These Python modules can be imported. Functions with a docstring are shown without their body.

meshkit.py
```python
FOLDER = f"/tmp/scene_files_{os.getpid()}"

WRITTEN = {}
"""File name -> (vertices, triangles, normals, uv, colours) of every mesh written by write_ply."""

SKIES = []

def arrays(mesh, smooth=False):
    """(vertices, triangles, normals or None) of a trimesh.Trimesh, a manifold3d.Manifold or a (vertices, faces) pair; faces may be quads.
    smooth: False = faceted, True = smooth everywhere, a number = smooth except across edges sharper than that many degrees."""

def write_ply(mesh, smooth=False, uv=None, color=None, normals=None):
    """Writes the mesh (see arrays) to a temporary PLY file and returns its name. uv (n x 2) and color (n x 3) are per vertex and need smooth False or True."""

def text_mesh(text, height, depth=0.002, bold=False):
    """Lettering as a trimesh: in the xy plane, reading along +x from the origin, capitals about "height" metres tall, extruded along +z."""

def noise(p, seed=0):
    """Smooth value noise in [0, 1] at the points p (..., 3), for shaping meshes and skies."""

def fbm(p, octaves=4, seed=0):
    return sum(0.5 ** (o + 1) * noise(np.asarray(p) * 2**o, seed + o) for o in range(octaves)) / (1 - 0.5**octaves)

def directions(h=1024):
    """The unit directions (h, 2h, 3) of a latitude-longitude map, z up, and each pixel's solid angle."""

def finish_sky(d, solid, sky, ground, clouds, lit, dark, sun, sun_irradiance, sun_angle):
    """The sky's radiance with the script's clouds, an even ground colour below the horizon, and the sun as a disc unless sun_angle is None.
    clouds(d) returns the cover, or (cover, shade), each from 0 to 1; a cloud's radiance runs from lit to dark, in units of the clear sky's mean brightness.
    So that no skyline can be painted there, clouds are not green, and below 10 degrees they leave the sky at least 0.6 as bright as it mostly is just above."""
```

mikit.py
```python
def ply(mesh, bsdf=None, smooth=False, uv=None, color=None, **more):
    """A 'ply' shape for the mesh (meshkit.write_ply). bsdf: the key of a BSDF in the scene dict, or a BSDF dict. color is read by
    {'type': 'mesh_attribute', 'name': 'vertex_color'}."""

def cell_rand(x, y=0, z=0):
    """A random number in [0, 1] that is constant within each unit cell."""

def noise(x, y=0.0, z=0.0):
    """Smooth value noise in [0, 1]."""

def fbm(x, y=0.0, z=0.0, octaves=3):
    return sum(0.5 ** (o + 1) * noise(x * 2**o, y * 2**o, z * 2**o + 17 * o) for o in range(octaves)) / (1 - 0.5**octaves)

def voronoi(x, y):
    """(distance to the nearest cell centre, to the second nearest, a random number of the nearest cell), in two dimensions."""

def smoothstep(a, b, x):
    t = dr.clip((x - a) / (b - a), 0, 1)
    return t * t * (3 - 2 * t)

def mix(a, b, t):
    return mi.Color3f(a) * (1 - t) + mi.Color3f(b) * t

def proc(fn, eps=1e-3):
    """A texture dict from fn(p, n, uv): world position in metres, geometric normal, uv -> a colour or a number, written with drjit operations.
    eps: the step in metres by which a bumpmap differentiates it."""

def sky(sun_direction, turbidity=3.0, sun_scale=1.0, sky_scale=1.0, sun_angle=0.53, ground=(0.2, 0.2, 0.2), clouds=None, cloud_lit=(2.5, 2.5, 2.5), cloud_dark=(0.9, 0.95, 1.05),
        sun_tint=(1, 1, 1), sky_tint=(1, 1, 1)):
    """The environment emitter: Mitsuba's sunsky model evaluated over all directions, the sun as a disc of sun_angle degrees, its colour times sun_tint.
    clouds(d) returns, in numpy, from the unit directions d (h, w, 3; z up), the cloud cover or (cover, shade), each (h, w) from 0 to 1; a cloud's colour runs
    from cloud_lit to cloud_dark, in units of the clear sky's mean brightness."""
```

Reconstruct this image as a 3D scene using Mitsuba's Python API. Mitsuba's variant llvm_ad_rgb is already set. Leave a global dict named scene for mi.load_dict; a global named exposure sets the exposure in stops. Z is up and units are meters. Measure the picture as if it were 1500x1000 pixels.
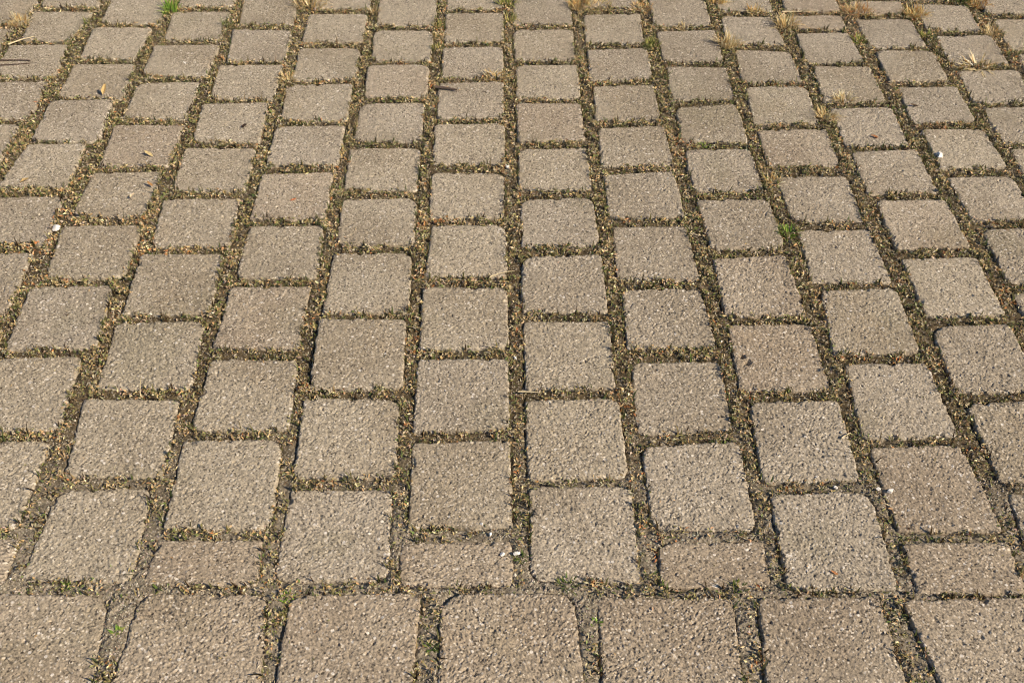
"""A sunlit courtyard paving of weathered concrete setts, moss, dry grass and gravel in the joints. Metres, z up; the tops of the setts lie at about z = 0."""
import math
import numpy as np
import drjit as dr
import mitsuba as mi
import mikit
import meshkit
import trimesh
from scipy import ndimage
from scipy.spatial import cKDTree
from shapely import Polygon, contains_xy, affinity

T = mi.ScalarTransform4f
scene, labels = {}, {}

# ------------------------------------------------------------------ camera, sky and sun, exposure
CAM = np.array([0.0, 0.0, 1.13482])
LOOK = np.array([0.01728649, 0.71757251, -0.69626925])
scene["camera"] = {"type": "perspective", "fov": 54.70, "fov_axis": "x", "near_clip": 0.05, "far_clip": 2000.0,
                   "to_world": T().look_at(origin=CAM.tolist(), target=(CAM + LOOK).tolist(), up=[-0.00076752, 0.69638262, 0.71767029])}
AZ, EL = math.radians(26), math.radians(38)      # the sun stands to the right and a little behind the viewer
SUN = np.array([math.cos(EL) * math.cos(AZ), -math.cos(EL) * math.sin(AZ), math.sin(EL)])
scene["sky"] = mikit.sky(SUN.tolist(), turbidity=3.0, sky_scale=0.6, sun_tint=(0.98, 1.0, 1.04))
exposure = 2.1

STONES = [  # outlines of the stones' top faces, clockwise from the far left corner, in millimetres
    (5, 0, 50, 870, 195, 872, 192, 716, 49, 719),
    (5, 1, 47, 1037, 191, 1042, 192, 890, 49, 883),
    (5, 2, 48, 1219, 193, 1219, 188, 1068, 50, 1062),
    (5, 3, 50, 1387, 192, 1395, 191, 1243, 48, 1243),
    (5, 4, 50, 1564, 188, 1569, 190, 1425, 50, 1421),
    (5, 5, 48, 1739, 187, 1745, 190, 1598, 48, 1597),
    (5, 6, 47, 1916, 187, 1920, 188, 1773, 48, 1767),
    (5, 7, 49, 2088, 189, 2089, 188, 1943, 48, 1942),
    (5, 8, 44, 2259, 188, 2264, 188, 2115, 46, 2113),
    (5, 9, 48, 2437, 191, 2439, 189, 2286, 45, 2291),
    (6, 0, 226, 774, 366, 777, 363, 709, 219, 706),
    (6, 1, 221, 944, 364, 953, 361, 796, 218, 801),
    (6, 2, 221, 1122, 364, 1127, 360, 977, 216, 973),
    (6, 3, 223, 1300, 359, 1306, 364, 1157, 218, 1157),
    (6, 4, 221, 1478, 358, 1481, 362, 1329, 217, 1327),
    (6, 5, 218, 1647, 357, 1658, 361, 1509, 216, 1508),
    (6, 6, 218, 1818, 359, 1830, 361, 1687, 216, 1678),
    (6, 7, 221, 1994, 356, 1998, 355, 1855, 216, 1853),
    (6, 8, 219, 2161, 360, 2170, 356, 2025, 216, 2018),
    (6, 9, 221, 2344, 362, 2350, 356, 2193, 218, 2192),
    (6, 10, 224, 2520, 368, 2523, 363, 2384, 220, 2382),
    (7, 0, 393, 854, 535, 859, 529, 703, 386, 703),
    (7, 1, 395, 1033, 534, 1037, 527, 883, 388, 879),
    (7, 2, 394, 1210, 531, 1215, 529, 1062, 387, 1059),
    (7, 3, 395, 1386, 527, 1395, 529, 1233, 393, 1235),
    (7, 4, 391, 1563, 530, 1564, 531, 1418, 396, 1412),
    (7, 5, 390, 1734, 527, 1743, 529, 1598, 392, 1593),
    (7, 6, 394, 1905, 529, 1918, 528, 1771, 392, 1770),
    (7, 7, 397, 2085, 534, 2084, 532, 1941, 391, 1934),
    (7, 8, 394, 2253, 536, 2262, 534, 2109, 393, 2108),
    (7, 9, 395, 2439, 538, 2441, 533, 2287, 391, 2285),
    (8, 0, 558, 771, 702, 774, 700, 696, 556, 697),
    (8, 1, 560, 943, 697, 947, 703, 793, 558, 795),
    (8, 2, 567, 1118, 700, 1119, 698, 967, 555, 963),
    (8, 3, 570, 1295, 703, 1303, 696, 1143, 555, 1143),
    (8, 4, 566, 1469, 702, 1474, 702, 1323, 561, 1323),
    (8, 5, 564, 1645, 705, 1648, 699, 1500, 564, 1501),
    (8, 6, 559, 1816, 705, 1822, 701, 1684, 554, 1681),
    (8, 7, 564, 1991, 701, 1996, 696, 1847, 554, 1843),
    (8, 8, 570, 2169, 700, 2160, 699, 2023, 561, 2012),
    (8, 9, 567, 2338, 692, 2336, 697, 2201, 554, 2192),
    (8, 10, 570, 2509, 707, 2512, 702, 2370, 565, 2368),
    (9, 0, 736, 855, 865, 858, 862, 701, 725, 702),
    (9, 1, 735, 1030, 870, 1036, 868, 881, 732, 878),
    (9, 2, 737, 1205, 869, 1212, 867, 1059, 726, 1056),
    (9, 3, 738, 1384, 876, 1390, 871, 1238, 737, 1234),
    (9, 4, 740, 1563, 877, 1570, 875, 1420, 737, 1413),
    (9, 5, 737, 1731, 874, 1743, 873, 1595, 732, 1588),
    (9, 6, 735, 1902, 870, 1909, 863, 1758, 730, 1752),
    (9, 7, 739, 2086, 870, 2087, 866, 1938, 728, 1928),
    (9, 8, 736, 2250, 864, 2259, 867, 2113, 729, 2105),
    (9, 9, 738, 2344, 870, 2350, 865, 2280, 737, 2275),
    (9, 10, 745, 2512, 881, 2514, 871, 2372, 732, 2367),
    (10, 3, 906, 1291, 1037, 1296, 1033, 1143, 904, 1142),
    (10, 4, 915, 1471, 1045, 1476, 1051, 1324, 909, 1318),
    (10, 5, 906, 1642, 1039, 1648, 1038, 1503, 909, 1501),
    (10, 6, 909, 1819, 1044, 1825, 1043, 1684, 903, 1673),
    (10, 7, 910, 1995, 1042, 1996, 1036, 1852, 899, 1846),
    (10, 8, 905, 2163, 1042, 2165, 1035, 2030, 900, 2019),
    (10, 9, 905, 2332, 1039, 2334, 1037, 2192, 900, 2180),
    (10, 10, 911, 2427, 1043, 2429, 1038, 2360, 905, 2358),
    (10, 11, 918, 2582, 1053, 2584, 1044, 2452, 910, 2450),
    (11, 5, 1073, 1747, 1207, 1750, 1201, 1606, 1062, 1601),
    (11, 6, 1073, 1911, 1209, 1918, 1196, 1773, 1067, 1767),
    (11, 7, 1073, 2074, 1214, 2078, 1201, 1938, 1060, 1931),
    (11, 8, 1073, 2240, 1212, 2249, 1206, 2107, 1068, 2099),
    (11, 9, 1070, 2410, 1207, 2408, 1199, 2270, 1066, 2279),
    (11, 10, 1075, 2576, 1214, 2578, 1206, 2439, 1068, 2437),
    (12, 7, 1243, 1986, 1371, 1990, 1365, 1855, 1225, 1848),
    (12, 8, 1243, 2154, 1376, 2159, 1365, 2011, 1227, 2004),
    (12, 9, 1251, 2333, 1386, 2338, 1374, 2185, 1235, 2177),
    (12, 10, 1255, 2500, 1394, 2502, 1388, 2368, 1244, 2363),
    (4, 0, -125, 776, 21, 777, 23, 710, -124, 711),
    (4, 1, -121, 951, 21, 956, 24, 802, -118, 802),
    (4, 2, -123, 1125, 20, 1127, 20, 980, -122, 975),
    (4, 3, -124, 1304, 19, 1303, 21, 1155, -122, 1152),
    (4, 4, -117, 1477, 19, 1482, 20, 1334, -122, 1334),
    (4, 5, -125, 1654, 18, 1655, 17, 1509, -123, 1508),
    (4, 6, -128, 1829, 19, 1833, 18, 1684, -124, 1683),
    (4, 7, -126, 2002, 17, 2010, 17, 1860, -123, 1856),
    (4, 8, -122, 2167, 17, 2172, 18, 2031, -121, 2033),
    (4, 9, -123, 2343, 20, 2349, 19, 2203, -119, 2194),
    (4, 10, -124, 2507, 21, 2509, 20, 2375, -121, 2369),
    (3, 0, -289, 866, -148, 866, -142, 719, -290, 720),
    (3, 1, -295, 1043, -149, 1040, -144, 890, -288, 888),
    (3, 2, -294, 1218, -150, 1219, -147, 1066, -288, 1063),
    (3, 3, -291, 1396, -151, 1400, -148, 1241, -291, 1241),
    (3, 4, -293, 1562, -152, 1567, -150, 1426, -288, 1425),
    (3, 5, -297, 1739, -154, 1745, -153, 1594, -293, 1595),
    (3, 6, -292, 1918, -154, 1920, -155, 1765, -292, 1767),
    (3, 7, -291, 2078, -153, 2082, -152, 1943, -287, 1939),
    (3, 8, -293, 2251, -151, 2256, -151, 2101, -286, 2109),
    (3, 9, -294, 2432, -149, 2434, -148, 2281, -289, 2279),
    (2, 0, -456, 781, -318, 781, -312, 713, -459, 714),
    (2, 1, -461, 958, -319, 958, -309, 801, -453, 803),
    (2, 2, -456, 1126, -320, 1128, -311, 981, -455, 978),
    (2, 3, -457, 1305, -323, 1306, -321, 1156, -458, 1156),
    (2, 4, -455, 1477, -321, 1480, -314, 1331, -455, 1331),
    (2, 5, -460, 1643, -322, 1651, -321, 1501, -459, 1502),
    (2, 6, -462, 1818, -319, 1819, -316, 1680, -458, 1679),
    (2, 7, -463, 1993, -319, 2000, -317, 1846, -457, 1850),
    (2, 8, -462, 2163, -318, 2165, -316, 2021, -455, 2014),
    (2, 9, -461, 2335, -318, 2341, -318, 2198, -460, 2193),
    (2, 10, -465, 2493, -319, 2503, -314, 2367, -462, 2365),
    (1, 0, -618, 866, -488, 871, -479, 719, -621, 720),
    (1, 1, -633, 1042, -488, 1040, -479, 890, -617, 894),
    (1, 2, -631, 1215, -487, 1218, -475, 1065, -621, 1065),
    (1, 3, -635, 1392, -489, 1395, -483, 1237, -625, 1236),
    (1, 4, -635, 1560, -491, 1565, -484, 1417, -623, 1418),
    (1, 5, -633, 1739, -491, 1737, -486, 1587, -627, 1593),
    (1, 6, -635, 1910, -494, 1917, -487, 1760, -624, 1764),
    (1, 7, -633, 2080, -487, 2082, -487, 1928, -624, 1938),
    (1, 8, -633, 2253, -491, 2248, -488, 2098, -620, 2102),
    (1, 9, -638, 2427, -497, 2429, -496, 2280, -625, 2282),
    (0, 0, -772, 782, -647, 784, -643, 715, -778, 715),
    (0, 1, -789, 958, -661, 958, -656, 803, -779, 804),
    (0, 2, -793, 1129, -666, 1134, -655, 979, -785, 980),
    (0, 3, -803, 1304, -663, 1308, -649, 1156, -792, 1151),
    (0, 4, -802, 1476, -657, 1479, -651, 1330, -784, 1330),
    (0, 5, -796, 1650, -662, 1656, -661, 1508, -796, 1511),
    (0, 6, -801, 1823, -658, 1824, -654, 1672, -790, 1676),
    (0, 7, -795, 1995, -660, 2003, -658, 1848, -792, 1850),
    (0, 8, -801, 2166, -650, 2174, -651, 2024, -797, 2032),
    (0, 9, -798, 2341, -658, 2347, -657, 2198, -788, 2199),
    (0, 10, -803, 2492, -661, 2494, -658, 2377, -795, 2371),
    (-1, 3, -948, 1393, -832, 1396, -823, 1240, -940, 1238),
    (-1, 4, -959, 1567, -832, 1570, -817, 1425, -944, 1425),
    (-1, 5, -955, 1747, -841, 1750, -831, 1597, -964, 1601),
    (-1, 6, -963, 1915, -831, 1922, -818, 1758, -954, 1762),
    (-1, 7, -965, 2083, -827, 2087, -815, 1928, -957, 1938),
    (-1, 8, -969, 2256, -831, 2258, -832, 2103, -958, 2111),
    (-1, 9, -970, 2422, -830, 2424, -817, 2279, -961, 2281),
    (-2, 6, -1120, 1820, -999, 1824, -994, 1677, -1114, 1672),
    (-2, 7, -1133, 1995, -998, 2002, -988, 1848, -1117, 1844),
    (-2, 8, -1139, 2168, -1006, 2170, -991, 2023, -1129, 2022),
    (-2, 9, -1141, 2340, -997, 2342, -1010, 2186, -1121, 2195),
    (-2, 10, -1146, 2482, -1010, 2484, -991, 2368, -1130, 2370),
    (-3, 8, -1302, 2248, -1164, 2253, -1157, 2099, -1297, 2095),
    (-3, 9, -1309, 2432, -1152, 2427, -1148, 2278, -1300, 2276),
]
BORDER = [
    (-666, 700, -501, 697, -488, 577, -658, 578),
    (-458, 698, -298, 696, -285, 576, -461, 577),
    (-265, 695, -97, 697, -102, 575, -264, 576),
    (-68, 696, 101, 696, 107, 574, -68, 575),
    (135, 693, 309, 689, 301, 573, 132, 573),
    (345, 689, 500, 689, 501, 571, 332, 572),
    (532, 684, 710, 687, 723, 570, 547, 571),
]

rng = np.random.default_rng(7)
LATTICE = (0.17, 0.17389, -0.72941, 0.70610)      # column step, row step, x and y of the lattice's origin


# ------------------------------------------------------------------ materials
def concrete(low, high, seed, wear):
    """Weathered washed concrete: a matrix of two tones, sand grains of their own tone, pale and dark chips."""
    def colour(p, n, uv):
        x, y = p.x + 0.37 * p.z + seed * 3.1, p.y + 0.53 * p.z
        broad = mikit.fbm(x * 7, y * 7, 1.3, 3)
        base = mikit.mix(low, high, mikit.smoothstep(0.3, 0.7, broad))
        rust = mikit.smoothstep(0.60, 0.8, mikit.fbm(x * 11 + 9, y * 11, 4.7, 3))
        base = mikit.mix(base, (0.42, 0.295, 0.17), rust * wear)
        base = base * (0.91 + 0.20 * mikit.fbm(p.x * 2.3 + 3, p.y * 2.3, 8.1, 4))          # dirt that runs on from stone to stone
        base = mikit.mix(base, (0.20, 0.185, 0.12), 0.22 * mikit.smoothstep(0.62, 0.78, mikit.fbm(p.x * 9, p.y * 9, 5.9, 4)))
        d1, _, r1 = mikit.voronoi(x * 420, y * 420)
        d2, _, r2 = mikit.voronoi(x * 210 + 5, y * 210)
        fine = mikit.noise(x * 900, y * 900, 2.0)
        g = base * (0.34 + 0.62 * r1 + 0.54 * fine + 0.16 * mikit.noise(x * 230, y * 230, 6.6))
        pale = dr.select(r1 > 0.925, 1.0, 0.0) * mikit.smoothstep(0.75, 0.4, d1)
        g = mikit.mix(g, (0.60, 0.56, 0.50), pale * 0.75)
        dark = dr.select(r1 < 0.09, 1.0, 0.0) * mikit.smoothstep(0.8, 0.45, d1)
        g = mikit.mix(g, (0.075, 0.065, 0.055), dark * 0.6)
        chip = dr.select(r2 > 0.987, 1.0, 0.0) * mikit.smoothstep(0.55, 0.35, d2)
        g = mikit.mix(g, (0.68, 0.65, 0.61), chip * 0.8)
        hole = dr.select(r2 < 0.014, 1.0, 0.0) * mikit.smoothstep(0.42, 0.25, d2)
        return mikit.mix(g, (0.045, 0.038, 0.03), hole * 0.85)
    return {"type": "bumpmap", "scale": 0.0013, "bsdf": {"type": "diffuse", "reflectance": mikit.proc(colour)}, "bump": mikit.proc(grit, 0.0004)}


def grit(p, n, uv):
    return 0.55 * mikit.noise(p.x * 190 + p.y * 70, p.y * 190 - p.x * 60, 9.3) + 0.75 * mikit.noise(p.x * 430 + 0.6 * p.y * 100, p.y * 430, 1.7) + 0.3 * mikit.noise(p.x * 870, p.y * 870 - 0.5 * p.x * 300, 5.1)


scene["concrete_tan"] = concrete((0.293, 0.254, 0.196), (0.352, 0.313, 0.249), 1, 0.10)
scene["concrete_grey"] = concrete((0.288, 0.251, 0.198), (0.346, 0.308, 0.251), 2, 0.06)
scene["concrete_pink"] = concrete((0.292, 0.246, 0.191), (0.348, 0.303, 0.241), 3, 0.12)
STONE_MATS = ["concrete_tan", "concrete_grey", "concrete_pink"]


def soil_colour(p, n, uv):
    x, y = p.x, p.y
    near = mikit.smoothstep(1.02, 0.72, y + 0.25 * (mikit.fbm(x * 5, y * 5, 0.5, 3) - 0.5))     # the sandy joints along the border course
    earth = mikit.mix((0.040, 0.031, 0.019), (0.12, 0.092, 0.052), mikit.fbm(x * 60, y * 60, 2.5, 3))
    sand = mikit.mix((0.155, 0.137, 0.108), (0.28, 0.247, 0.195), mikit.fbm(x * 45, y * 45, 7.5, 3))
    base = mikit.mix(earth, sand, 0.10 + 0.90 * near)
    d, _, r = mikit.voronoi(x * 520, y * 520)
    base = base * (0.30 + 0.7 * r + 0.7 * mikit.noise(x * 420, y * 420, 3.0))
    pale = dr.select(r > 0.90, 1.0, 0.0) * mikit.smoothstep(0.7, 0.4, d)
    return mikit.mix(base, (0.52, 0.49, 0.43), pale * 0.6)


scene["joint_soil"] = {"type": "diffuse", "reflectance": mikit.proc(soil_colour)}


def earth_colour(p, n, uv):
    g = mikit.mix((0.10, 0.08, 0.05), (0.17, 0.15, 0.08), mikit.fbm(p.x * 2, p.y * 2, 0.5, 4))
    return mikit.mix(g, (0.07, 0.10, 0.03), mikit.smoothstep(0.5, 0.7, mikit.fbm(p.x * 0.7, p.y * 0.7, 3.5, 4)))


scene["earth"] = {"type": "diffuse", "reflectance": mikit.proc(earth_colour)}
scene["litter"] = {"type": "twosided", "bsdf": {"type": "diffuse", "reflectance": {"type": "mesh_attribute", "name": "vertex_color"}}}
scene["blade"] = {"type": "principledthin", "base_color": {"type": "mesh_attribute", "name": "vertex_color"}, "roughness": 0.6, "diff_trans": 0.7, "spec_trans": 0.0}


def mineral(a, b, scale):
    return {"type": "principled", "base_color": mikit.proc(lambda p, n, uv: mikit.mix(a, b, mikit.fbm(p.x * scale, p.y * scale, p.z * scale, 3))), "roughness": 0.55, "specular": 0.4}


scene["white_stone"] = mineral((0.60, 0.58, 0.55), (0.86, 0.85, 0.83), 260)
scene["twig_bark"] = mineral((0.055, 0.038, 0.028), (0.17, 0.125, 0.10), 420)
scene["pale_straw"] = mineral((0.50, 0.41, 0.25), (0.68, 0.60, 0.42), 300)

# ------------------------------------------------------------------ the ground far beyond the paving
gx = 400.0
scene["ground"] = mikit.ply(trimesh.Trimesh([[-gx, -gx, -0.06], [gx, -gx, -0.06], [gx, gx, -0.06], [-gx, gx, -0.06]], [[0, 1, 2], [0, 2, 3]], process=False), "earth")
labels["ground"] = {"label": "bare brown earth beyond the paved courtyard", "category": "ground", "kind": "structure"}


# ------------------------------------------------------------------ the setts
def rounded_square(u, v, radii):
    """Maps points of the square [-1, 1]^2 so that its rim becomes a square with rounded corners; radii: far left, far right, near right, near left."""
    rho = np.maximum(np.abs(u), np.abs(v))
    safe = np.where(rho > 0, rho, 1)
    a, b = u / safe, v / safe
    r = np.where(b > 0, np.where(a < 0, radii[0], radii[1]), np.where(a < 0, radii[3], radii[2]))
    on_x = np.abs(a) >= np.abs(b)                   # the rim point lies on a left or right side
    t = np.where(on_x, np.abs(b), np.abs(a))
    k = np.clip((t - (1 - r)) / r, 0, 1) * (math.pi / 4)
    along, out = np.where(t > 1 - r, (1 - r) + r * np.sin(k), t), np.where(t > 1 - r, (1 - r) + r * np.cos(k), 1.0)
    x, y = np.where(on_x, out, along) * np.sign(a), np.where(on_x, along, out) * np.sign(b)
    return x * rho, y * rho, rho


def value2(x, y, seed):
    return meshkit.noise(np.stack([x, y, np.full_like(x, 0.5)], -1), seed)


def sett(quad, step, seed, pits=(), height=0.0):
    """One sett with a gritty, slightly tilted top: (vertices, faces). quad: far left, far right, near right, near left corners of the top, in metres."""
    g = np.random.default_rng(1000 + seed)
    q = np.asarray(quad, float)
    q = q + np.sign(q - q.mean(0)) * 0.0011
    w, l = np.linalg.norm(q[1] - q[0]), np.linalg.norm(q[3] - q[0])
    n = max(8, int(round(0.5 * (w + l) / step / 2)) * 2)
    m = n + 1
    u, v = np.meshgrid(np.linspace(-1, 1, m), np.linspace(-1, 1, m), indexing="ij")
    ru = np.where(g.random(4) < 0.22, g.uniform(0.2, 0.34, 4), g.uniform(0.05, 0.16, 4)) * np.array([1.1, 1.15, 0.9, 0.9]) * (0.8 if l < 0.09 else 1)
    x, y, rho = rounded_square(u.ravel(), v.ravel(), ru)
    s, t = (x + 1) / 2, (1 - y) / 2
    bil = lambda s, t: ((1 - s) * (1 - t))[:, None] * q[0] + (s * (1 - t))[:, None] * q[1] + (s * t)[:, None] * q[2] + ((1 - s) * t)[:, None] * q[3]  # noqa: E731
    p = bil(s, t)
    c = q.mean(0)
    out = p - c
    out /= np.maximum(np.linalg.norm(out, axis=1, keepdims=True), 1e-9)
    ragged = 0.0052 * (value2(p[:, 0] * 70, p[:, 1] * 70, seed) - 0.5) + 0.0042 * (value2(p[:, 0] * 190, p[:, 1] * 190, seed + 3) - 0.5) + 0.0022 * (value2(p[:, 0] * 420, p[:, 1] * 420, seed + 9) - 0.5)
    p = p + out * (ragged * rho ** 5)[:, None]
    # relief: broad undulation, embedded grains that stand proud, pits where grains fell out
    X, Y = p[:, 0], p[:, 1]
    z = 0.0009 * (value2(X * 28, Y * 28, seed + 1) - 0.5) + 0.0011 * (value2(X * 150, Y * 150, seed + 2) - 0.5)
    lo, hi = q.min(0) - 0.01, q.max(0) + 0.01
    area = (hi[0] - lo[0]) * (hi[1] - lo[1])
    coarse = g.uniform(0.65, 1.05)
    for spacing, size, up in ((0.0024, 0.0015, 0.00095 * coarse), (0.0058, 0.0022, 0.00050 * coarse), (0.0056, 0.0014, -0.0016 * coarse), (0.024, 0.0022, -0.0024)):
        k = int(area / spacing ** 2)
        cen = g.uniform(lo, hi, (k, 2))
        rad, amp = size * g.uniform(0.55, 1.25, k), up * g.uniform(0.35, 1.3, k)
        d, i = cKDTree(cen).query(p)
        z += amp[i] * np.sqrt(np.clip(1 - (d / rad[i]) ** 2, 0, 1))
    for px, py, pr, depth in pits:
        d = np.hypot((X - px), (Y - py)) / pr * (0.7 + 0.7 * value2(X * 220, Y * 220, seed + 4))
        z -= depth * np.clip(1.25 - d, 0, 1)
    for _ in range(g.integers(2, 6)):                 # spalled bites out of the rim
        k = g.integers(0, 4)
        s1 = g.uniform(0.04, 0.96)
        b0 = q[k] * (1 - s1) + q[(k + 1) % 4] * s1
        br = g.uniform(0.003, 0.0075)
        d = np.hypot(X - b0[0], Y - b0[1]) / br * (0.65 + 0.8 * value2(X * 260, Y * 260, seed + 8))
        z -= g.uniform(0.002, 0.0045) * np.clip(1.15 - d, 0, 0.6) / 0.6
    edge = (1 - rho) * 0.5 * min(w, l) / 0.5 * 0.5
    wear = 0.0040 * (0.6 + 0.9 * value2(X * 45, Y * 45, seed + 5))
    z -= 0.0011 * np.clip(1 - edge / wear, 0, 1) ** 2
    tilt = g.normal(0, 0.0075, 2)
    z += height + g.normal(0, 0.0012) + (X - c[0]) * tilt[0] + (Y - c[1]) * tilt[1]
    verts = np.column_stack([p, z])
    idx = np.arange(m * m).reshape(m, m)
    a, b, cc, d = idx[:-1, :-1].ravel(), idx[1:, :-1].ravel(), idx[1:, 1:].ravel(), idx[:-1, 1:].ravel()
    flip = ((u[:-1, :-1] + u[1:, 1:]).ravel() * (v[:-1, :-1] + v[1:, 1:]).ravel()) > 0
    f1 = np.where(flip[:, None], np.stack([a, b, cc], 1), np.stack([a, b, d], 1))
    f2 = np.where(flip[:, None], np.stack([a, cc, d], 1), np.stack([b, cc, d], 1))
    faces = [f1, f2]
    rim = np.concatenate([idx[:-1, 0], idx[-1, :-1], idx[:0:-1, -1], idx[0, :0:-1]])
    last, parts = rim, [verts]
    at = len(verts)
    for off, dz in ((0.0007, -0.0022), (0.0013, -0.006), (0.0016, -0.030)):
        ring = verts[rim].copy()
        ring[:, :2] += out[rim] * off
        ring[:, 2] += dz + (0.001 * (value2(ring[:, 0] * 300, ring[:, 1] * 300, seed + 6) - 0.5) if dz > -0.02 else 0)
        parts.append(ring)
        new = np.arange(at, at + len(rim))
        at += len(rim)
        nx = np.roll(np.arange(len(rim)), -1)
        faces += [np.stack([last, new, new[nx]], 1), np.stack([last, new[nx], last[nx]], 1)]
        last = new
    return np.vstack(parts), np.vstack(faces)


QUADS = [np.array(r[2:], float).reshape(4, 2) / 1000 for r in STONES]
KEYS = [r[:2] for r in STONES]
for r in BORDER:
    q = np.array(r, float).reshape(4, 2) / 1000
    q[2], q[3] = q[1] + (q[2] - q[1]) * 1.36, q[0] + (q[3] - q[0]) * 1.36
    QUADS.append(q)
    KEYS.append((None, 0))
TRI = 0
for k, (q, (col, row)) in enumerate(zip(QUADS, KEYS)):
    centre = q.mean(0)
    dist = math.hypot(centre[0], centre[1], CAM[2])
    step = 0.00110 * dist
    pits = []
    if (col, row) == (7, 2):
        pits = [(0.403, 1.136, 0.0050, 0.010), (0.409, 1.122, 0.0058, 0.010)]
    mesh = sett(q, step, k, pits)
    short = np.linalg.norm(q[3] - q[0]) < 0.09
    pick = rng.random()
    mat = "concrete_pink" if col is None or short or pick < 0.10 else "concrete_grey" if pick < 0.30 + 0.35 * (centre[0] > 0.1) else "concrete_tan"
    name = "pavement__" + ("border_stone" if col is None else "paving_stone")
    key = name if name not in scene else next(f"{name}_{i:03d}" for i in range(1, 999) if f"{name}_{i:03d}" not in scene)
    scene[key] = mikit.ply(mesh, mat, smooth=True)
    TRI += len(mesh[1])
    if (col, row) == (7, 2):
        labels[key] = {"label": "paving stone with a black chipped hole in its left edge"}
    elif short and centre[1] < 0.9:
        labels[key] = {"label": "half length pinkish paving stone next to the border course"}

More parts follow.
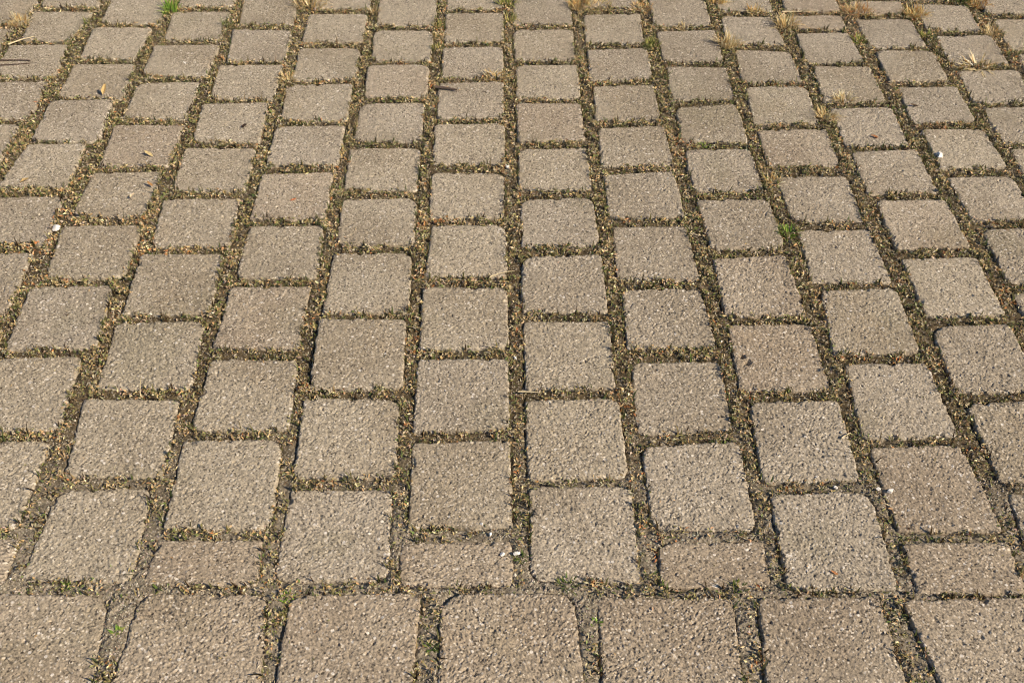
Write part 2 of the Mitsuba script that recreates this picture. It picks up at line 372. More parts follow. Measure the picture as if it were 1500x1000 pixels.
# the same paving goes on outside the frame: plain copies on the lattice, one mesh
polys = [Polygon(q) for q in QUADS]
done = [p.buffer(0.015) for p in polys]
outer = []
for c in range(-9, 19):
    for r in range(-1, 22):
        cx = c * LATTICE[0] + LATTICE[2]
        cy = (r + 0.5 if c % 2 else r) * LATTICE[1] + LATTICE[3]
        hw, hl = 0.0695, 0.0735
        y0, y1 = max(cy - hl, 0.720), cy + hl
        if y1 - y0 < 0.05:
            continue
        q = np.array([[cx - hw, y1], [cx + hw, y1], [cx + hw, y0], [cx - hw, y0]]) + rng.normal(0, 0.003, (4, 2))
        if any(Polygon(q).intersects(d) for d in done):
            continue
        outer.append(q)
for row in range(0, 3):
    for c in range(-9, 15):
        x0 = -0.735 + c * 0.1985 + 0.09 * (row % 2) + 0.02
        y1 = 0.6965 - row * 0.186
        q = np.array([[x0, y1], [x0 + 0.165, y1], [x0 + 0.165, y1 - 0.166], [x0, y1 - 0.166]]) + rng.normal(0, 0.002, (4, 2))
        if any(Polygon(q).intersects(d) for d in done):
            continue
        outer.append(q)
V, F, at = [], [], 0
for k, q in enumerate(outer):
    v, f = sett(q, 0.012, 500 + k)
    V.append(v), F.append(f + at)
    at += len(v)
scene["pavement__outlying_paving_stones"] = mikit.ply((np.vstack(V), np.vstack(F)), "concrete_tan", smooth=True)
labels["pavement__outlying_paving_stones"] = {"kind": "stuff"}
ALL = QUADS + outer

# ------------------------------------------------------------------ the filling of the joints: where no sett lies
RES = 0.0025
VIEW = Polygon([(-0.75, 0.50), (0.80, 0.50), (1.55, 2.62), (-1.42, 2.62)])         # grown over in full detail
X0, X1, Y0, Y1 = -1.75, 1.9, 0.2, 2.95
nx, ny = int((X1 - X0) / RES), int((Y1 - Y0) / RES)
px, py = X0 + (np.arange(nx) + 0.5) * RES, Y0 + (np.arange(ny) + 0.5) * RES
stone = np.zeros((nx, ny), bool)
for q in ALL:
    lo, hi = q.min(0), q.max(0)
    i0, i1 = np.searchsorted(px, [lo[0] - 0.004, hi[0] + 0.004])
    j0, j1 = np.searchsorted(py, [lo[1] - 0.004, hi[1] + 0.004])
    if i1 <= i0 or j1 <= j0:
        continue
    gxx, gyy = np.meshgrid(px[i0:i1], py[j0:j1], indexing="ij")
    poly = Polygon(q).buffer(-0.014).buffer(0.0145)
    stone[i0:i1, j0:j1] |= contains_xy(poly, gxx, gyy)
away = ndimage.distance_transform_edt(~stone) * RES         # metres to the nearest sett
GX, GY = np.meshgrid(px, py, indexing="ij")


def noise2(x, y, f, seed):
    return meshkit.fbm(np.stack([x * f, y * f, np.full_like(x, 0.3)], -1), 3, seed)


def lush(x, y):
    """How thickly the joint is grown over, 0 to 1: bare and sandy along the border course, mossy beyond."""
    n = noise2(x, y, 14, 31)
    t = np.clip((y + 0.28 * (noise2(x, y, 4, 33) - 0.5) - 0.74) / 0.34, 0, 1)
    return np.clip(t * (0.62 + 0.9 * n) + np.clip((n - 0.40) / 0.10, 0, 1) * 0.9 * (1 - t), 0, 1)


LUSH = lush(GX, GY)
bed = -0.0070 + 0.0048 * np.clip(away / 0.0060, 0, 1) ** 0.8 + 0.0045 * (noise2(GX, GY, 60, 5) - 0.5) + 0.0036 * (noise2(GX, GY, 190, 6) - 0.5)
bed += (1 - LUSH) * 0.0012 - LUSH * 0.0022
bed += (0.0016 + 0.0014 * (1 - LUSH)) * (rng.random(bed.shape) - 0.5)
deep = ndimage.distance_transform_edt(stone) * RES
cells = (deep < 0.0035) & contains_xy(VIEW.buffer(0.10), GX, GY)
keep = cells[:-1, :-1] | cells[1:, :-1] | cells[:-1, 1:] | cells[1:, 1:]
bed = np.where(stone, -0.0075, bed)
idx = np.arange(nx * ny).reshape(nx, ny)
a, b, c, d = idx[:-1, :-1][keep], idx[1:, :-1][keep], idx[1:, 1:][keep], idx[:-1, 1:][keep]
f = np.vstack([np.stack([a, b, c], 1), np.stack([a, c, d], 1)])
used, f = np.unique(f, return_inverse=True)
v = np.column_stack([GX.ravel(), GY.ravel(), bed.ravel()])[used]
f = np.vstack([f.reshape(-1, 3), len(v) + np.array([[0, 1, 2], [0, 2, 3]])])
v = np.vstack([v, [[-3.0, -0.2, -0.013], [3.6, -0.2, -0.013], [3.6, 4.9, -0.013], [-3.0, 4.9, -0.013]]])       # the sand under and around the setts
scene["pavement"] = mikit.ply((v, f), "joint_soil", smooth=True)
TRI += len(f)
labels["pavement"] = {"label": "courtyard paving of staggered concrete setts with overgrown sandy joints", "category": "pavement", "kind": "structure"}


def bed_at(x, y):
    i, j = np.clip(((x - X0) / RES).astype(int), 0, nx - 1), np.clip(((y - Y0) / RES).astype(int), 0, ny - 1)
    return bed[i, j]


def at_grid(grid, x, y):
    return grid[np.clip(((x - X0) / RES).astype(int), 0, nx - 1), np.clip(((y - Y0) / RES).astype(int), 0, ny - 1)]


def on_stone(x, y):
    i, j = np.clip(((x - X0) / RES).astype(int), 0, nx - 1), np.clip(((y - Y0) / RES).astype(int), 0, ny - 1)
    return stone[i, j]


# ------------------------------------------------------------------ what grows and lies in the joints
cand_i, cand_j = np.nonzero((deep < 0.0045) & contains_xy(VIEW, GX, GY))
OVER = stone[cand_i, cand_j]                       # on the rim of a sett rather than in the joint
L = LUSH[cand_i, cand_j]


CLUMP = np.clip((noise2(GX, GY, 85, 61) - 0.40) / 0.26, 0, 1)      # cushions of growth with gaps between them


def spots(n, power, spill, clump=1.0, grown=None):
    w = np.clip(L if grown is None else grown, 0.0, 1) ** power * np.where(OVER, spill, 1.0) * (1 - clump + clump * CLUMP[cand_i, cand_j])
    k = rng.choice(len(cand_i), n, p=w / w.sum())
    return px[cand_i[k]] + rng.uniform(-0.5, 0.5, n) * RES, py[cand_j[k]] + rng.uniform(-0.5, 0.5, n) * RES


def pick_colours(palette, weights, x, y, spread=0.22, seed=40):
    """A colour for each piece; neighbouring pieces tend to the same one."""
    pal = np.array(palette, float)
    w = np.cumsum(weights) / np.sum(weights)
    r = 0.5 * rng.random(len(x)) + 0.3 * np.clip((noise2(x, y, 18, seed) - 0.5) * 2.2 + 0.5, 0, 0.999) + 0.2 * np.clip((noise2(x, y, 80, seed + 5) - 0.5) * 2.2 + 0.5, 0, 0.999)
    r = np.clip((r - 0.5) * 1.35 + 0.5, 0, 0.9999)
    col = pal[np.searchsorted(w, r)]
    return np.clip(col * rng.lognormal(0, spread, (len(x), 1)) * rng.normal(1, 0.05, (len(x), 3)), 0.004, 0.9)


def flakes(x, y, z, length, width, colours):
    """Little curled leaf scraps: two triangles folded along the middle, thrown down at random."""
    n = len(x)
    az, lean, roll = rng.uniform(0, 2 * math.pi, n), rng.normal(0.15, 0.45, n), rng.normal(0, 0.7, n)
    e = np.stack([np.cos(az) * np.cos(lean), np.sin(az) * np.cos(lean), np.sin(lean)], 1)
    side = np.stack([-np.sin(az), np.cos(az), 0 * az], 1)
    up = np.cross(e, side)
    s2 = side * np.cos(roll)[:, None] + up * np.sin(roll)[:, None]
    n2 = np.cross(e, s2)
    p = np.stack([x, y, z], 1)
    fold = rng.uniform(0.15, 0.6, n)[:, None] * width[:, None]
    A, B = p - e * length[:, None] / 2, p + e * length[:, None] / 2
    Cc, D = p + s2 * width[:, None] / 2 + n2 * fold, p - s2 * width[:, None] / 2 + n2 * fold
    v = np.stack([A, B, Cc, D], 1).reshape(-1, 3)
    i = np.arange(n)[:, None] * 4
    return v, np.vstack([i + [0, 1, 2], i + [1, 0, 3]]), np.repeat(colours, 4, 0)


def blades(x, y, z, az, lean, length, width, bend, colours, seg=3):
    """Tapered, bent grass blades: strips of seg pieces."""
    n = len(x)
    hor = np.stack([np.cos(az), np.sin(az), 0 * az], 1)
    side = np.stack([-np.sin(az), np.cos(az), 0 * az], 1)
    pos, rows, ang = np.stack([x, y, z], 1), [], lean.copy()
    for k in range(seg + 1):
        t = k / seg
        w = width * (1 - t) ** 0.7 * 0.5 + 0.00008
        rows += [pos - side * w[:, None], pos + side * w[:, None]]
        pos = pos + (hor * np.sin(ang)[:, None] + np.array([0, 0, 1.0]) * np.cos(ang)[:, None]) * (length / seg)[:, None]
        ang = ang + bend / seg
    v = np.stack(rows, 1).reshape(-1, 3)
    base = np.arange(n)[:, None] * (2 * seg + 2)
    f = np.vstack([base + np.array([2 * k, 2 * k + 1, 2 * k + 3]) for k in range(seg)] + [base + np.array([2 * k, 2 * k + 3, 2 * k + 2]) for k in range(seg)])
    return v, f, np.repeat(colours, 2 * seg + 2, 0)


def stuff(key, mesh, mat, label, category):
    global TRI
    v, f, col = mesh
    TRI += len(f)
    scene[key] = mikit.ply((v, f), mat, color=col)
    labels[key] = {"label": label, "category": category, "kind": "stuff"}


OLIVE, TAN, STRAW, RUST, UMBER, GREEN, ASH = (0.26, 0.24, 0.115), (0.46, 0.335, 0.18), (0.64, 0.54, 0.35), (0.43, 0.20, 0.085), (0.10, 0.07, 0.042), (0.16, 0.20, 0.075), (0.42, 0.37, 0.28)
n = 112000
x, y = spots(n, 0.9, 0.26, 0.97)
z = np.where(on_stone(x, y), 0.0006, bed_at(x, y)) + (rng.gamma(1.4, 0.0012, n) + 0.0062 * at_grid(CLUMP, x, y) * rng.uniform(0.3, 1.0, n)) * (~on_stone(x, y) * 0.85 + 0.15)
col = pick_colours((UMBER, GREEN, OLIVE, ASH, TAN, STRAW, RUST), (2.2, 1.2, 2.8, 2.2, 2.4, 1.7, 1.2), x, y)
big = np.where(y > 1.2, 1.0, 0.85)
stuff("moss_litter", flakes(x, y, z, rng.uniform(0.0036, 0.0095, n) * big, rng.uniform(0.0018, 0.0042, n) * big, col), "litter", "olive, tan and rusty scraps of dry moss and leaf filling the joints", "leaf litter")

n = 17000
x, y = spots(n, 1.5, 0.0, 0.7)
z = bed_at(x, y) - 0.001
tall = 0.55 + 0.9 * noise2(x, y, 30, 51)
col = pick_colours((GREEN, OLIVE, TAN, STRAW), (1.7, 2.8, 2.0, 2.0), x, y, 0.25, 47)
stuff("joint_grass", blades(x, y, z, rng.uniform(0, 2 * math.pi, n), np.abs(rng.normal(0.7, 0.35, n)), rng.uniform(0.006, 0.014, n) * tall, rng.uniform(0.0010, 0.0021, n), rng.normal(0.5, 0.5, n), col), "blade",
      "short olive green and straw coloured grass growing in the joints between the setts", "grass")

# taller blades right at the edges of the setts; their shadows reach over the stone
rim_i, rim_j = np.nonzero((away > 0) & (away < 0.0060) & contains_xy(VIEW, GX, GY))
w = LUSH[rim_i, rim_j] ** 1.5 * (0.1 + CLUMP[rim_i, rim_j])
n = 12000
k = rng.choice(len(rim_i), n, p=w / w.sum())
x, y = px[rim_i[k]] + rng.uniform(-0.5, 0.5, n) * RES, py[rim_j[k]] + rng.uniform(-0.5, 0.5, n) * RES
col = pick_colours((GREEN, OLIVE, UMBER, TAN), (2.0, 2.4, 2.0, 1.2), x, y, 0.25, 97) * 0.62
stuff("edge_grass", blades(x, y, np.full(n, -0.004), rng.uniform(0, 2 * math.pi, n), np.abs(rng.normal(0.22, 0.22, n)), rng.uniform(0.008, 0.020, n) * (0.6 + 0.7 * noise2(x, y, 25, 98)), rng.uniform(0.0018, 0.0036, n), rng.normal(0.45, 0.4, n), col), "blade",
      "single taller blades of olive grass standing along the edges of the setts", "grass")

# crumbs blown over the setts
n = 1500
k = rng.choice(np.nonzero((stone & contains_xy(VIEW, GX, GY)).ravel())[0], n)
x, y = GX.ravel()[k], GY.ravel()[k]
col = pick_colours((UMBER, OLIVE, TAN, STRAW, ASH), (3.0, 1.0, 1.6, 1.4, 1.0), x, y, 0.2, 90)
stuff("blown_crumbs", flakes(x, y, np.full(n, 0.0016), rng.uniform(0.002, 0.0065, n), rng.uniform(0.0008, 0.0022, n), col), "litter", "tiny dark and tan crumbs of dry plants scattered over the setts", "crumbs")

# grains of gravel and grit, mostly in the bare joints
n = 62000
x, y = spots(n, 1.0, 0.10, 0.0, np.clip(1.0 - 0.85 * L, 0.06, 1))
size = rng.uniform(0.0006, 0.0016, n) * np.where(rng.random(n) < 0.06, 1.7, 1.0)
z = np.where(on_stone(x, y), -0.0004, bed_at(x, y)) - 0.0002
PEAK = np.array([[1, 0, 0], [-1, 0, 0], [0, 1, 0], [0, -1, 0], [0, 0, 0.9]], float)
PEAKF = np.array([[0, 2, 4], [2, 1, 4], [1, 3, 4], [3, 0, 4]])
turn = rng.uniform(0, 2 * math.pi, n)
vv = PEAK[None] * size[:, None, None] * rng.uniform(0.6, 1.35, (n, 5, 1))
cs, sn = np.cos(turn)[:, None], np.sin(turn)[:, None]
vv = np.stack([vv[..., 0] * cs - vv[..., 1] * sn, vv[..., 0] * sn + vv[..., 1] * cs, vv[..., 2]], -1) + np.stack([x, y, z], 1)[:, None]
col = pick_colours(((0.32, 0.28, 0.215), (0.18, 0.157, 0.12), (0.50, 0.46, 0.40), (0.08, 0.068, 0.054), (0.36, 0.27, 0.17)), (4, 2.2, 1.2, 2.0, 0.8), x, y, 0.2, 77)
stuff("joint_gravel", (vv.reshape(-1, 3), (np.arange(n)[:, None, None] * 5 + PEAKF).reshape(-1, 3), np.repeat(col, 5, 0)), "litter", "fine grey and tan gravel lying in the bare sandy joints", "gravel")


# ------------------------------------------------------------------ single plants, stones, twigs and leaves
def free(name):
    used = {k.split("__")[0] for k in list(scene) + list(labels)}
    return name if name not in used else next(f"{name}_{i:03d}" for i in range(1, 999) if f"{name}_{i:03d}" not in used)


DRY = ((0.72, 0.62, 0.38), (0.60, 0.47, 0.24), (0.78, 0.70, 0.50), (0.48, 0.33, 0.14))
GOLD = ((0.66, 0.47, 0.20), (0.74, 0.61, 0.34), (0.50, 0.30, 0.11), (0.60, 0.54, 0.27))
ORANGE = ((0.60, 0.36, 0.15), (0.70, 0.54, 0.28), (0.44, 0.23, 0.09), (0.72, 0.62, 0.38))
FRESH = ((0.24, 0.40, 0.07), (0.32, 0.48, 0.10), (0.15, 0.28, 0.045), (0.44, 0.48, 0.14))
SAP = ((0.13, 0.21, 0.055), (0.19, 0.24, 0.07), (0.30, 0.27, 0.10), (0.10, 0.15, 0.04))
LIME = ((0.30, 0.34, 0.10), (0.42, 0.40, 0.15), (0.22, 0.26, 0.07), (0.50, 0.42, 0.18))


def tuft(name, category, label, x, y, n, tall, spread, palette, broad=1.0, lie=0.0, group=None):
    """A tuft of bent blades that fan out of one root: thing > blades."""
    x, y = x / 1000, y / 1000
    key = free(name)
    if category == "grass tuft":
        n, tall, broad, lie = int(n * 1.8), tall * 0.95, broad * 1.5, lie + 0.12
    r = spread * np.sqrt(rng.random(n)) * 0.45
    a = rng.uniform(0, 2 * math.pi, n)
    bx, by = x + r * np.cos(a) * 1.2, y + r * np.sin(a)
    az = a + rng.normal(0, 0.7, n)
    lean = np.clip(np.abs(rng.normal(0.55 + lie, 0.35, n)), 0, 1.45)
    col = np.array(palette)[rng.integers(0, 4, n)] * rng.lognormal(0, 0.18, (n, 1))
    z = np.where(on_stone(bx, by), -0.001, bed_at(bx, by))
    v, f, c = blades(bx, by, z, az, lean, tall * rng.uniform(0.5, 1.15, n), 0.0016 * broad * rng.uniform(0.7, 1.4, n), rng.normal(0.55, 0.5, n), np.clip(col, 0, 0.9), seg=4)
    v[:, 2] = np.maximum(v[:, 2], -0.003)
    scene[key + "__blades"] = mikit.ply((v, f), "blade", color=c)
    labels[key + "__blades"] = {"kind": "stuff"}
    labels[key] = {"label": label, "category": category}
    if group:
        labels[key]["group"] = group
    return key


G, TF = "dry_grass_tuft", "grass tuft"
tuft(G, TF, "pale dry grass tuft near the top left corner just above the dark double twig", -1156, 2278, 70, 0.030, 0.036, DRY)
tuft(G, TF, "widest straw coloured tuft on the top edge left of the middle", -465, 2388, 110, 0.036, 0.070, DRY)
tuft(G, TF, "thin straw tuft with a spiky shadow, below the widest straw tuft of the top edge", -469, 2014, 40, 0.026, 0.030, DRY)
YG = "three yellowish tufts in one joint"
tuft(G, TF, "topmost of three small yellowish tufts in one joint left of the top middle", -137, 2278, 34, 0.020, 0.024, LIME, group=YG)
tuft(G, TF, "middle one of three small yellowish tufts in one joint left of the top middle", -133, 2221, 38, 0.020, 0.026, DRY, group=YG)
tuft(G, TF, "lowest of three small yellowish tufts in one joint left of the top middle", -133, 2167, 30, 0.018, 0.024, LIME, group=YG)
tuft(G, TF, "small pale tuft at the top middle with a long thin shadow to its left", 37, 2310, 30, 0.026, 0.024, LIME)
tuft(G, TF, "yellow tuft cut by the top edge, above the small pale tuft of the middle", 27, 2402, 44, 0.028, 0.034, LIME)
tuft(G, TF, "small straw tuft at the top edge, left of the three yellowish tufts", -302, 2352, 24, 0.020, 0.022, DRY)
tuft(G, TF, "golden tuft with a black shadow at the top edge right of the middle", 212, 2388, 80, 0.032, 0.045, GOLD)
tuft(G, TF, "low row of golden grass along a cross joint, right of the black shadowed golden tuft", 262, 2396, 60, 0.022, 0.060, GOLD)
tuft(G, TF, "low orange tuft ending the golden grass row of the top edge", 372, 2380, 60, 0.020, 0.048, ORANGE)
tuft(G, TF, "upright pale yellow tuft at a joint crossing below the low orange tuft", 376, 2183, 46, 0.026, 0.028, LIME)
tuft(G, TF, "large straw tuft with rusty base and several long thin shadows pointing left", 554, 2189, 80, 0.040, 0.038, DRY)
tuft(G, TF, "large pale tuft to the right of the large tuft with rusty base, bending left", 719, 2289, 80, 0.040, 0.040, DRY)
tuft(G, TF, "short golden tuft standing in the cross joint between two large pale tufts", 655, 2362, 40, 0.024, 0.030, GOLD)
tuft(G, TF, "dark rooted straw tuft cut by the top edge above the short golden tuft", 568, 2422, 50, 0.030, 0.036, GOLD)
tuft(G, TF, "broad straw and orange tuft at the top right, left one of a pair", 915, 2366, 90, 0.028, 0.056, ORANGE)
tuft(G, TF, "upright golden tuft at the top right, right one of a pair, with a striped shadow", 1058, 2350, 80, 0.034, 0.044, GOLD)
tuft(G, TF, "rust orange tuft right beside the dark green weed at the top right", 1238, 2412, 70, 0.030, 0.040, ORANGE)
tuft(G, TF, "greenish yellow tuft in a joint under the broad straw and orange tuft", 881, 2220, 40, 0.018, 0.028, LIME)
tuft(G, TF, "pale bushy tuft near the right edge at the top", 1222, 2258, 60, 0.030, 0.040, DRY)
tuft(G, TF, "small olive yellow tuft under the upright golden tuft at the top right", 1055, 2244, 34, 0.018, 0.028, LIME)
tuft(G, TF, "thin row of pale grass in a cross joint at the upper right", 773, 1937, 40, 0.024, 0.034, DRY)
tuft(G, TF, "spreading straw tuft in a joint under the thin row of pale grass", 716, 1866, 50, 0.032, 0.030, DRY)
tuft(G, TF, "bunch of flat golden straw leaves lying over a stone corner at the upper right", 1123, 2093, 46, 0.046, 0.050, DRY, 1.7, 0.7)
tuft(G, TF, "bunch of broken straw leaves in a cross joint below the top middle", 4, 2028, 36, 0.032, 0.040, DRY, 1.5, 0.6)
tuft(G, TF, "tan dry tuft in a joint above and left of the bright green sprout", 553, 1630, 46, 0.020, 0.028, DRY)
tuft(G, TF, "small pale tuft in the cross joint left of the upright pale yellow tuft", 458, 2278, 26, 0.016, 0.026, DRY)
W = "green_weed"
tuft(W, "weed", "bright green weed with yellowing leaves at a crossing in the top left", -806, 2350, 60, 0.036, 0.036, FRESH, 2.4)
tuft("green_sprout", "sprout", "small dark green sprout in a joint at the right edge, below the pale bushy tuft", 1230, 2148, 34, 0.020, 0.024, SAP)
tuft(W, "weed", "dark green weed cut by the top edge at the right, with the blackest shadow", 1202, 2435, 60, 0.050, 0.045, SAP, 2.2)
S_ = "green_sprout"
tuft(S_, "sprout", "small blue green sprout right of the bright green weed with yellowing leaves", -654, 2274, 30, 0.026, 0.018, SAP)
tuft(S_, "sprout", "small green sprout left of the bright green weed with yellowing leaves", -993, 2284, 22, 0.022, 0.018, SAP)
tuft(S_, "sprout", "bright lime green sprout clump in a joint at the middle right", 549, 1463, 70, 0.020, 0.028, FRESH, 1.6)
tuft(S_, "sprout", "low flat green sprout in a cross joint in the upper middle right", 436, 1757, 36, 0.010, 0.024, FRESH, 1.3)
tuft(S_, "sprout", "lonely green sprout between the two lower left border stones", -476, 646, 22, 0.009, 0.013, FRESH)
tuft(S_, "sprout", "green sprout in the long border joint nearest the lower left corner", -558, 712, 16, 0.009, 0.012, FRESH)
tuft(S_, "sprout", "green and orange sprout between the second and third border stones", -276, 664, 26, 0.011, 0.014, LIME)
tuft(S_, "sprout", "flat green sprout at the top end of the joint between second and third border stones", -270, 695, 24, 0.009, 0.016, FRESH)
tuft(S_, "sprout", "tiny green sprout in the long border joint above the third border stone", -192, 711, 16, 0.010, 0.011, SAP)
tuft(S_, "sprout", "green sprout with rusty leaves between the third and fourth border stones", -79, 623, 24, 0.011, 0.014, SAP)
tuft(S_, "sprout", "wide olive sprout where the fourth and fifth border stones meet the long joint", 97, 711, 40, 0.010, 0.028, SAP)
tuft(S_, "sprout", "tiny green sprout down in the joint between fourth and fifth border stones", 129, 655, 14, 0.008, 0.011, FRESH)
tuft(S_, "sprout", "flat dark green sprout where the fifth and sixth border stones meet the long joint", 322, 706, 34, 0.010, 0.020, SAP)
tuft(S_, "sprout", "small green sprout in the long border joint above the second border stone", -440, 708, 18, 0.009, 0.013, SAP)
tuft(S_, "sprout", "sprout cluster at the right end of the half stone joint by the white chips", 35, 752, 26, 0.010, 0.016, SAP)


def lump(size, seed, flat=0.6, sub=2):
    """An angular chip of stone."""
    m = trimesh.creation.icosphere(subdivisions=sub)
    g = np.random.default_rng(seed)
    for _ in range(7):                                # cut facets off the ball
        d = g.normal(size=3)
        d /= np.linalg.norm(d)
        over = np.maximum(m.vertices @ d - g.uniform(0.45, 0.75), 0)
        m.vertices -= over[:, None] * d
    m.vertices *= 1 + 0.12 * (meshkit.noise(m.vertices * 3 + 7, seed)[:, None] - 0.5)
    m.vertices *= np.array([size, size * g.uniform(0.6, 0.85), size * flat])
    m.apply_transform(trimesh.transformations.rotation_matrix(g.uniform(0, 6.28), [0, 0, 1]))
    return m


def chip(label, x, y, size, flat=0.6, z=None):
    x, y = x / 1000, y / 1000
    key = free("stone_chip")
    m = lump(size, 300 + len(scene), flat)
    ground = 0.0006 if on_stone(np.array([x]), np.array([y]))[0] else bed_at(np.array([x]), np.array([y]))[0] + 0.003
    m.apply_translation([x, y, ground + size * flat * 0.42])
    scene[key] = mikit.ply(m, "white_stone", smooth=25)
    labels[key] = {"label": label, "category": "stone chip", "group": "white stone chips on the paving"}


chip("flat white chip lying on the middle of a paving stone at the upper left", -715, 2089, 0.0098, 0.16)
chip("white chip on the left edge of a paving stone at the upper right", 914, 1716, 0.0115, 0.5)
chip("white chip at a joint crossing in the upper middle", 25, 1672, 0.0055, 0.7)
chip("white chip in the joint at the far left, middle height", -812, 1470, 0.0095, 0.5)
chip("largest white chip, at the left edge of a paving stone in the lower right", 566, 861, 0.0064, 0.75)
chip("small white chip lying just left of the largest white chip", 549, 864, 0.0041, 0.6)
chip("round white chip in the cross joint left of the largest white chip", 489, 868, 0.0041, 0.8)
chip("white chip left of its twin in the sprout cluster above the fourth border stone", 11, 757, 0.0047, 0.6)
chip("cream white chip right of its twin in the sprout cluster above the fourth border stone", 30, 756, 0.0053, 0.55)
chip("small white chip on the lower edge of a paving stone above the middle half stone", -18, 806, 0.0030, 0.7)
chip("small white chip in the cross joint above the middle half stone", -6, 789, 0.0031, 0.8)
chip("white chip in the joint crossing at the centre of the picture", 33, 1133, 0.0039, 0.6)
chip("small white chip in the joint right of the centre, above the chipped stone hole", 374, 1170, 0.0031, 0.8)
chip("long white chip in a cross joint two rows above the border, right of the middle", 332, 956, 0.0049, 0.35)


def rod(points, radii, sides=7):
    """A bent, uneven stem through the points."""
    p, r = np.asarray(points, float), np.asarray(radii, float)
    t = np.gradient(p, axis=0)
    t /= np.linalg.norm(t, axis=1, keepdims=True)
    s = np.cross(t, [0, 0, 1.0])
    s /= np.linalg.norm(s, axis=1, keepdims=True)
    u = np.cross(s, t)
    a = np.arange(sides) * 2 * math.pi / sides
    v = (p[:, None] + r[:, None, None] * (np.cos(a)[None, :, None] * s[:, None] + np.sin(a)[None, :, None] * u[:, None])).reshape(-1, 3)
    v = np.vstack([v, p[:1], p[-1:]])
    f, k = [], len(p)
    for i in range(k - 1):
        for j in range(sides):
            b, c = i * sides + j, i * sides + (j + 1) % sides
            f += [[b, b + sides, c + sides], [b, c + sides, c]]
    for j in range(sides):
        f += [[k * sides, j, (j + 1) % sides], [k * sides + 1, (k - 1) * sides + (j + 1) % sides, (k - 1) * sides + j]]
    return v, np.array(f)


def stem(name, category, label, a, b, radius, mat, lift=(0.002, 0.002), bend=0.004):
    key = free(name)
    g = np.random.default_rng(len(scene))
    a, b = np.array(a, float) / 1000, np.array(b, float) / 1000
    t = np.linspace(0, 1, 9)
    side = np.array([-(b - a)[1], (b - a)[0]]) / np.linalg.norm(b - a)
    xy = a + (b - a) * t[:, None] + side * (bend * np.sin(t * math.pi) + g.normal(0, abs(bend) * 0.12, 9))[:, None]
    z = lift[0] + (lift[1] - lift[0]) * t + radius
    scene[key] = mikit.ply(rod(np.column_stack([xy, z]), radius * (1.1 - 0.45 * t) * g.uniform(0.85, 1.15, 9)), mat, smooth=50)
    labels[key] = {"label": label, "category": category}


stem("twig", "twig", "upper of two dark parallel twigs on a stone at the far upper left", (-1175, 2083), (-1064, 2088), 0.0021, "twig_bark", bend=0.003)
stem("twig", "twig", "lower of two dark parallel twigs on a stone at the far upper left", (-1175, 2064), (-1060, 2076), 0.0017, "twig_bark", bend=-0.003)
stem("twig", "twig", "thin pale grey twig across a joint near the top left corner", (-1142, 2163), (-1090, 2200), 0.0015, "pale_straw", (0.002, 0.004))
stem("twig", "twig", "short thick black twig sticking out of a joint in the upper middle", (-133, 1976), (-84, 1963), 0.0034, "twig_bark", (0.002, 0.003), 0.001)
stem("straw", "straw", "pale straw stalk lying across the joint in the centre", (-10, 1326), (35, 1345), 0.0009, "pale_straw", (0.003, 0.003))
stem("straw", "straw", "short pale straw in the crossing just below the centre", (36, 1053), (69, 1052), 0.0011, "pale_straw", (0.003, 0.002), 0.001)
stem("straw", "straw", "upright whitish straw standing in a cross joint at the left", (-548, 1046), (-541, 1054), 0.0008, "pale_straw", (-0.003, 0.034), 0.002)
stem("straw", "straw", "long green yellow stalk lying in the thin half row joint at the top right", (722, 2357), (812, 2358), 0.0016, "pale_straw", (0.002, 0.003), 0.001)
stem("straw", "straw", "short straw in the cross joint of the lower right corner stone", (520, 958), (536, 968), 0.0010, "pale_straw", (0.003, 0.004), 0.001)


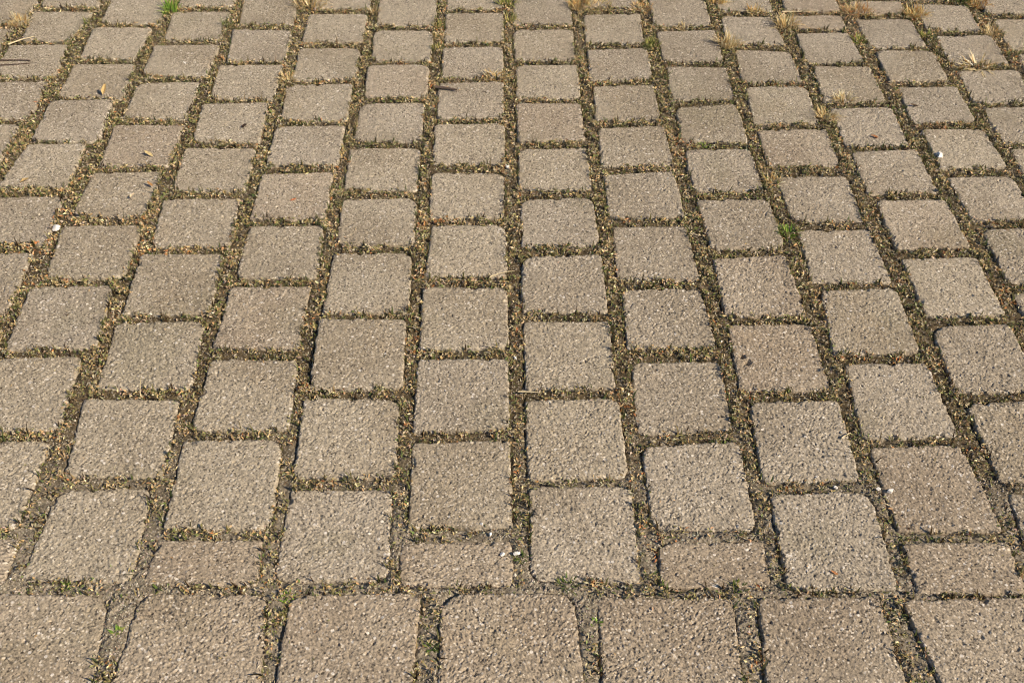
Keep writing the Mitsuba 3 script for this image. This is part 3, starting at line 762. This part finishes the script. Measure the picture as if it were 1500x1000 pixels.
def leaf(name, category, label, x, y, length, width, tint, yaw, curl=0.5, tilt=0.2):
    """A dead leaf: a curved blade with a midrib crease and real thickness, lying with one end raised."""
    key = free(name)
    x, y = x / 1000, y / 1000
    s, t = np.meshgrid(np.linspace(-1, 1, 9), np.linspace(-1, 1, 5), indexing="ij")
    w = np.sqrt(np.clip(1 - s ** 2, 0.02, 1)) * (1 - 0.3 * s)
    g = np.random.default_rng(len(scene))
    u, v = s * length / 2, t * w * width / 2
    z = curl * (np.abs(v) * 0.9 + 0.5 * (u / length) ** 2 * length) + (u + length / 2) * tilt + 0.0005 * g.normal(size=s.shape)
    c, d = math.cos(yaw), math.sin(yaw)
    base = 0.0012 if on_stone(np.array([x]), np.array([y]))[0] else -0.001
    top = np.column_stack([(x + u * c - v * d).ravel(), (y + u * d + v * c).ravel(), (base + z).ravel()])
    low = top - [0, 0, 0.0003]
    i = np.arange(45).reshape(9, 5)
    a, b, cc, dd = i[:-1, :-1].ravel(), i[1:, :-1].ravel(), i[1:, 1:].ravel(), i[:-1, 1:].ravel()
    up = np.vstack([np.stack([a, b, cc], 1), np.stack([a, cc, dd], 1)])
    rim = np.concatenate([i[:-1, 0], i[-1, :-1], i[:0:-1, -1], i[0, :0:-1]])
    nx_ = np.roll(rim, -1)
    f = np.vstack([up, up[:, ::-1] + 45, np.stack([rim, rim + 45, nx_], 1), np.stack([nx_, rim + 45, nx_ + 45], 1)])
    col = np.clip(np.array(tint) * (0.8 + 0.4 * g.random((90, 1))), 0, 0.9)
    scene[key] = mikit.ply((np.vstack([top, low]), f), "litter", smooth=True, color=col)
    labels[key] = {"label": label, "category": category}


leaf("dead_leaf", "leaf", "small orange leaf scrap in the middle of a stone left of the top middle", -387, 1557, 0.011, 0.005, (0.50, 0.20, 0.10), 0.4)
leaf("dead_leaf", "leaf", "red brown leaf scrap on a stone at the upper right", 799, 1786, 0.016, 0.006, (0.30, 0.13, 0.06), 2.7)
leaf("dead_leaf", "leaf", "yellow husk standing on a stone edge at the upper left, with a black shadow", -856, 1950, 0.018, 0.010, (0.62, 0.44, 0.20), 1.3, 0.8, 0.9)
leaf("dead_leaf", "leaf", "yellowish leaf scrap on a stone at the far left under the mossy crossing", -917, 1614, 0.017, 0.008, (0.58, 0.42, 0.20), 0.2, 0.7, 0.4)
leaf("dead_leaf", "leaf", "cream husk on a stone left of the top middle, lower right of its stone", -696, 1566, 0.011, 0.007, (0.60, 0.50, 0.36), 0.9, 0.8, 0.4)
leaf("dead_leaf", "leaf", "brown leaf sliver on the same stone as the cream husk, near its top right corner", -672, 1605, 0.016, 0.005, (0.35, 0.20, 0.09), 2.5, 0.6, 0.3)
leaf("dead_leaf", "leaf", "straw coloured leaf on a stone above the cream husk", -700, 1708, 0.020, 0.007, (0.52, 0.42, 0.22), 2.6, 0.6, 0.3)
leaf("dead_leaf", "leaf", "tiny black seed head with a thin stem at the upper left middle", -527, 1815, 0.012, 0.007, (0.05, 0.035, 0.03), 0.6, 0.9, 0.4)
leaf("dead_leaf", "leaf", "rust coloured leaf scrap on the lower part of a stone at the lower right", 452, 726, 0.010, 0.004, (0.40, 0.20, 0.10), 2.6)
leaf("dead_leaf", "leaf", "dark brown leaf scrap on a stone at the upper right, above the white chip", 853, 1740, 0.012, 0.006, (0.06, 0.04, 0.03), 0.1)
leaf("dead_leaf", "leaf", "dark curled leaf scrap on a stone right of the broad straw and orange tuft row", 921, 1912, 0.016, 0.006, (0.10, 0.07, 0.05), 2.9, 0.8)
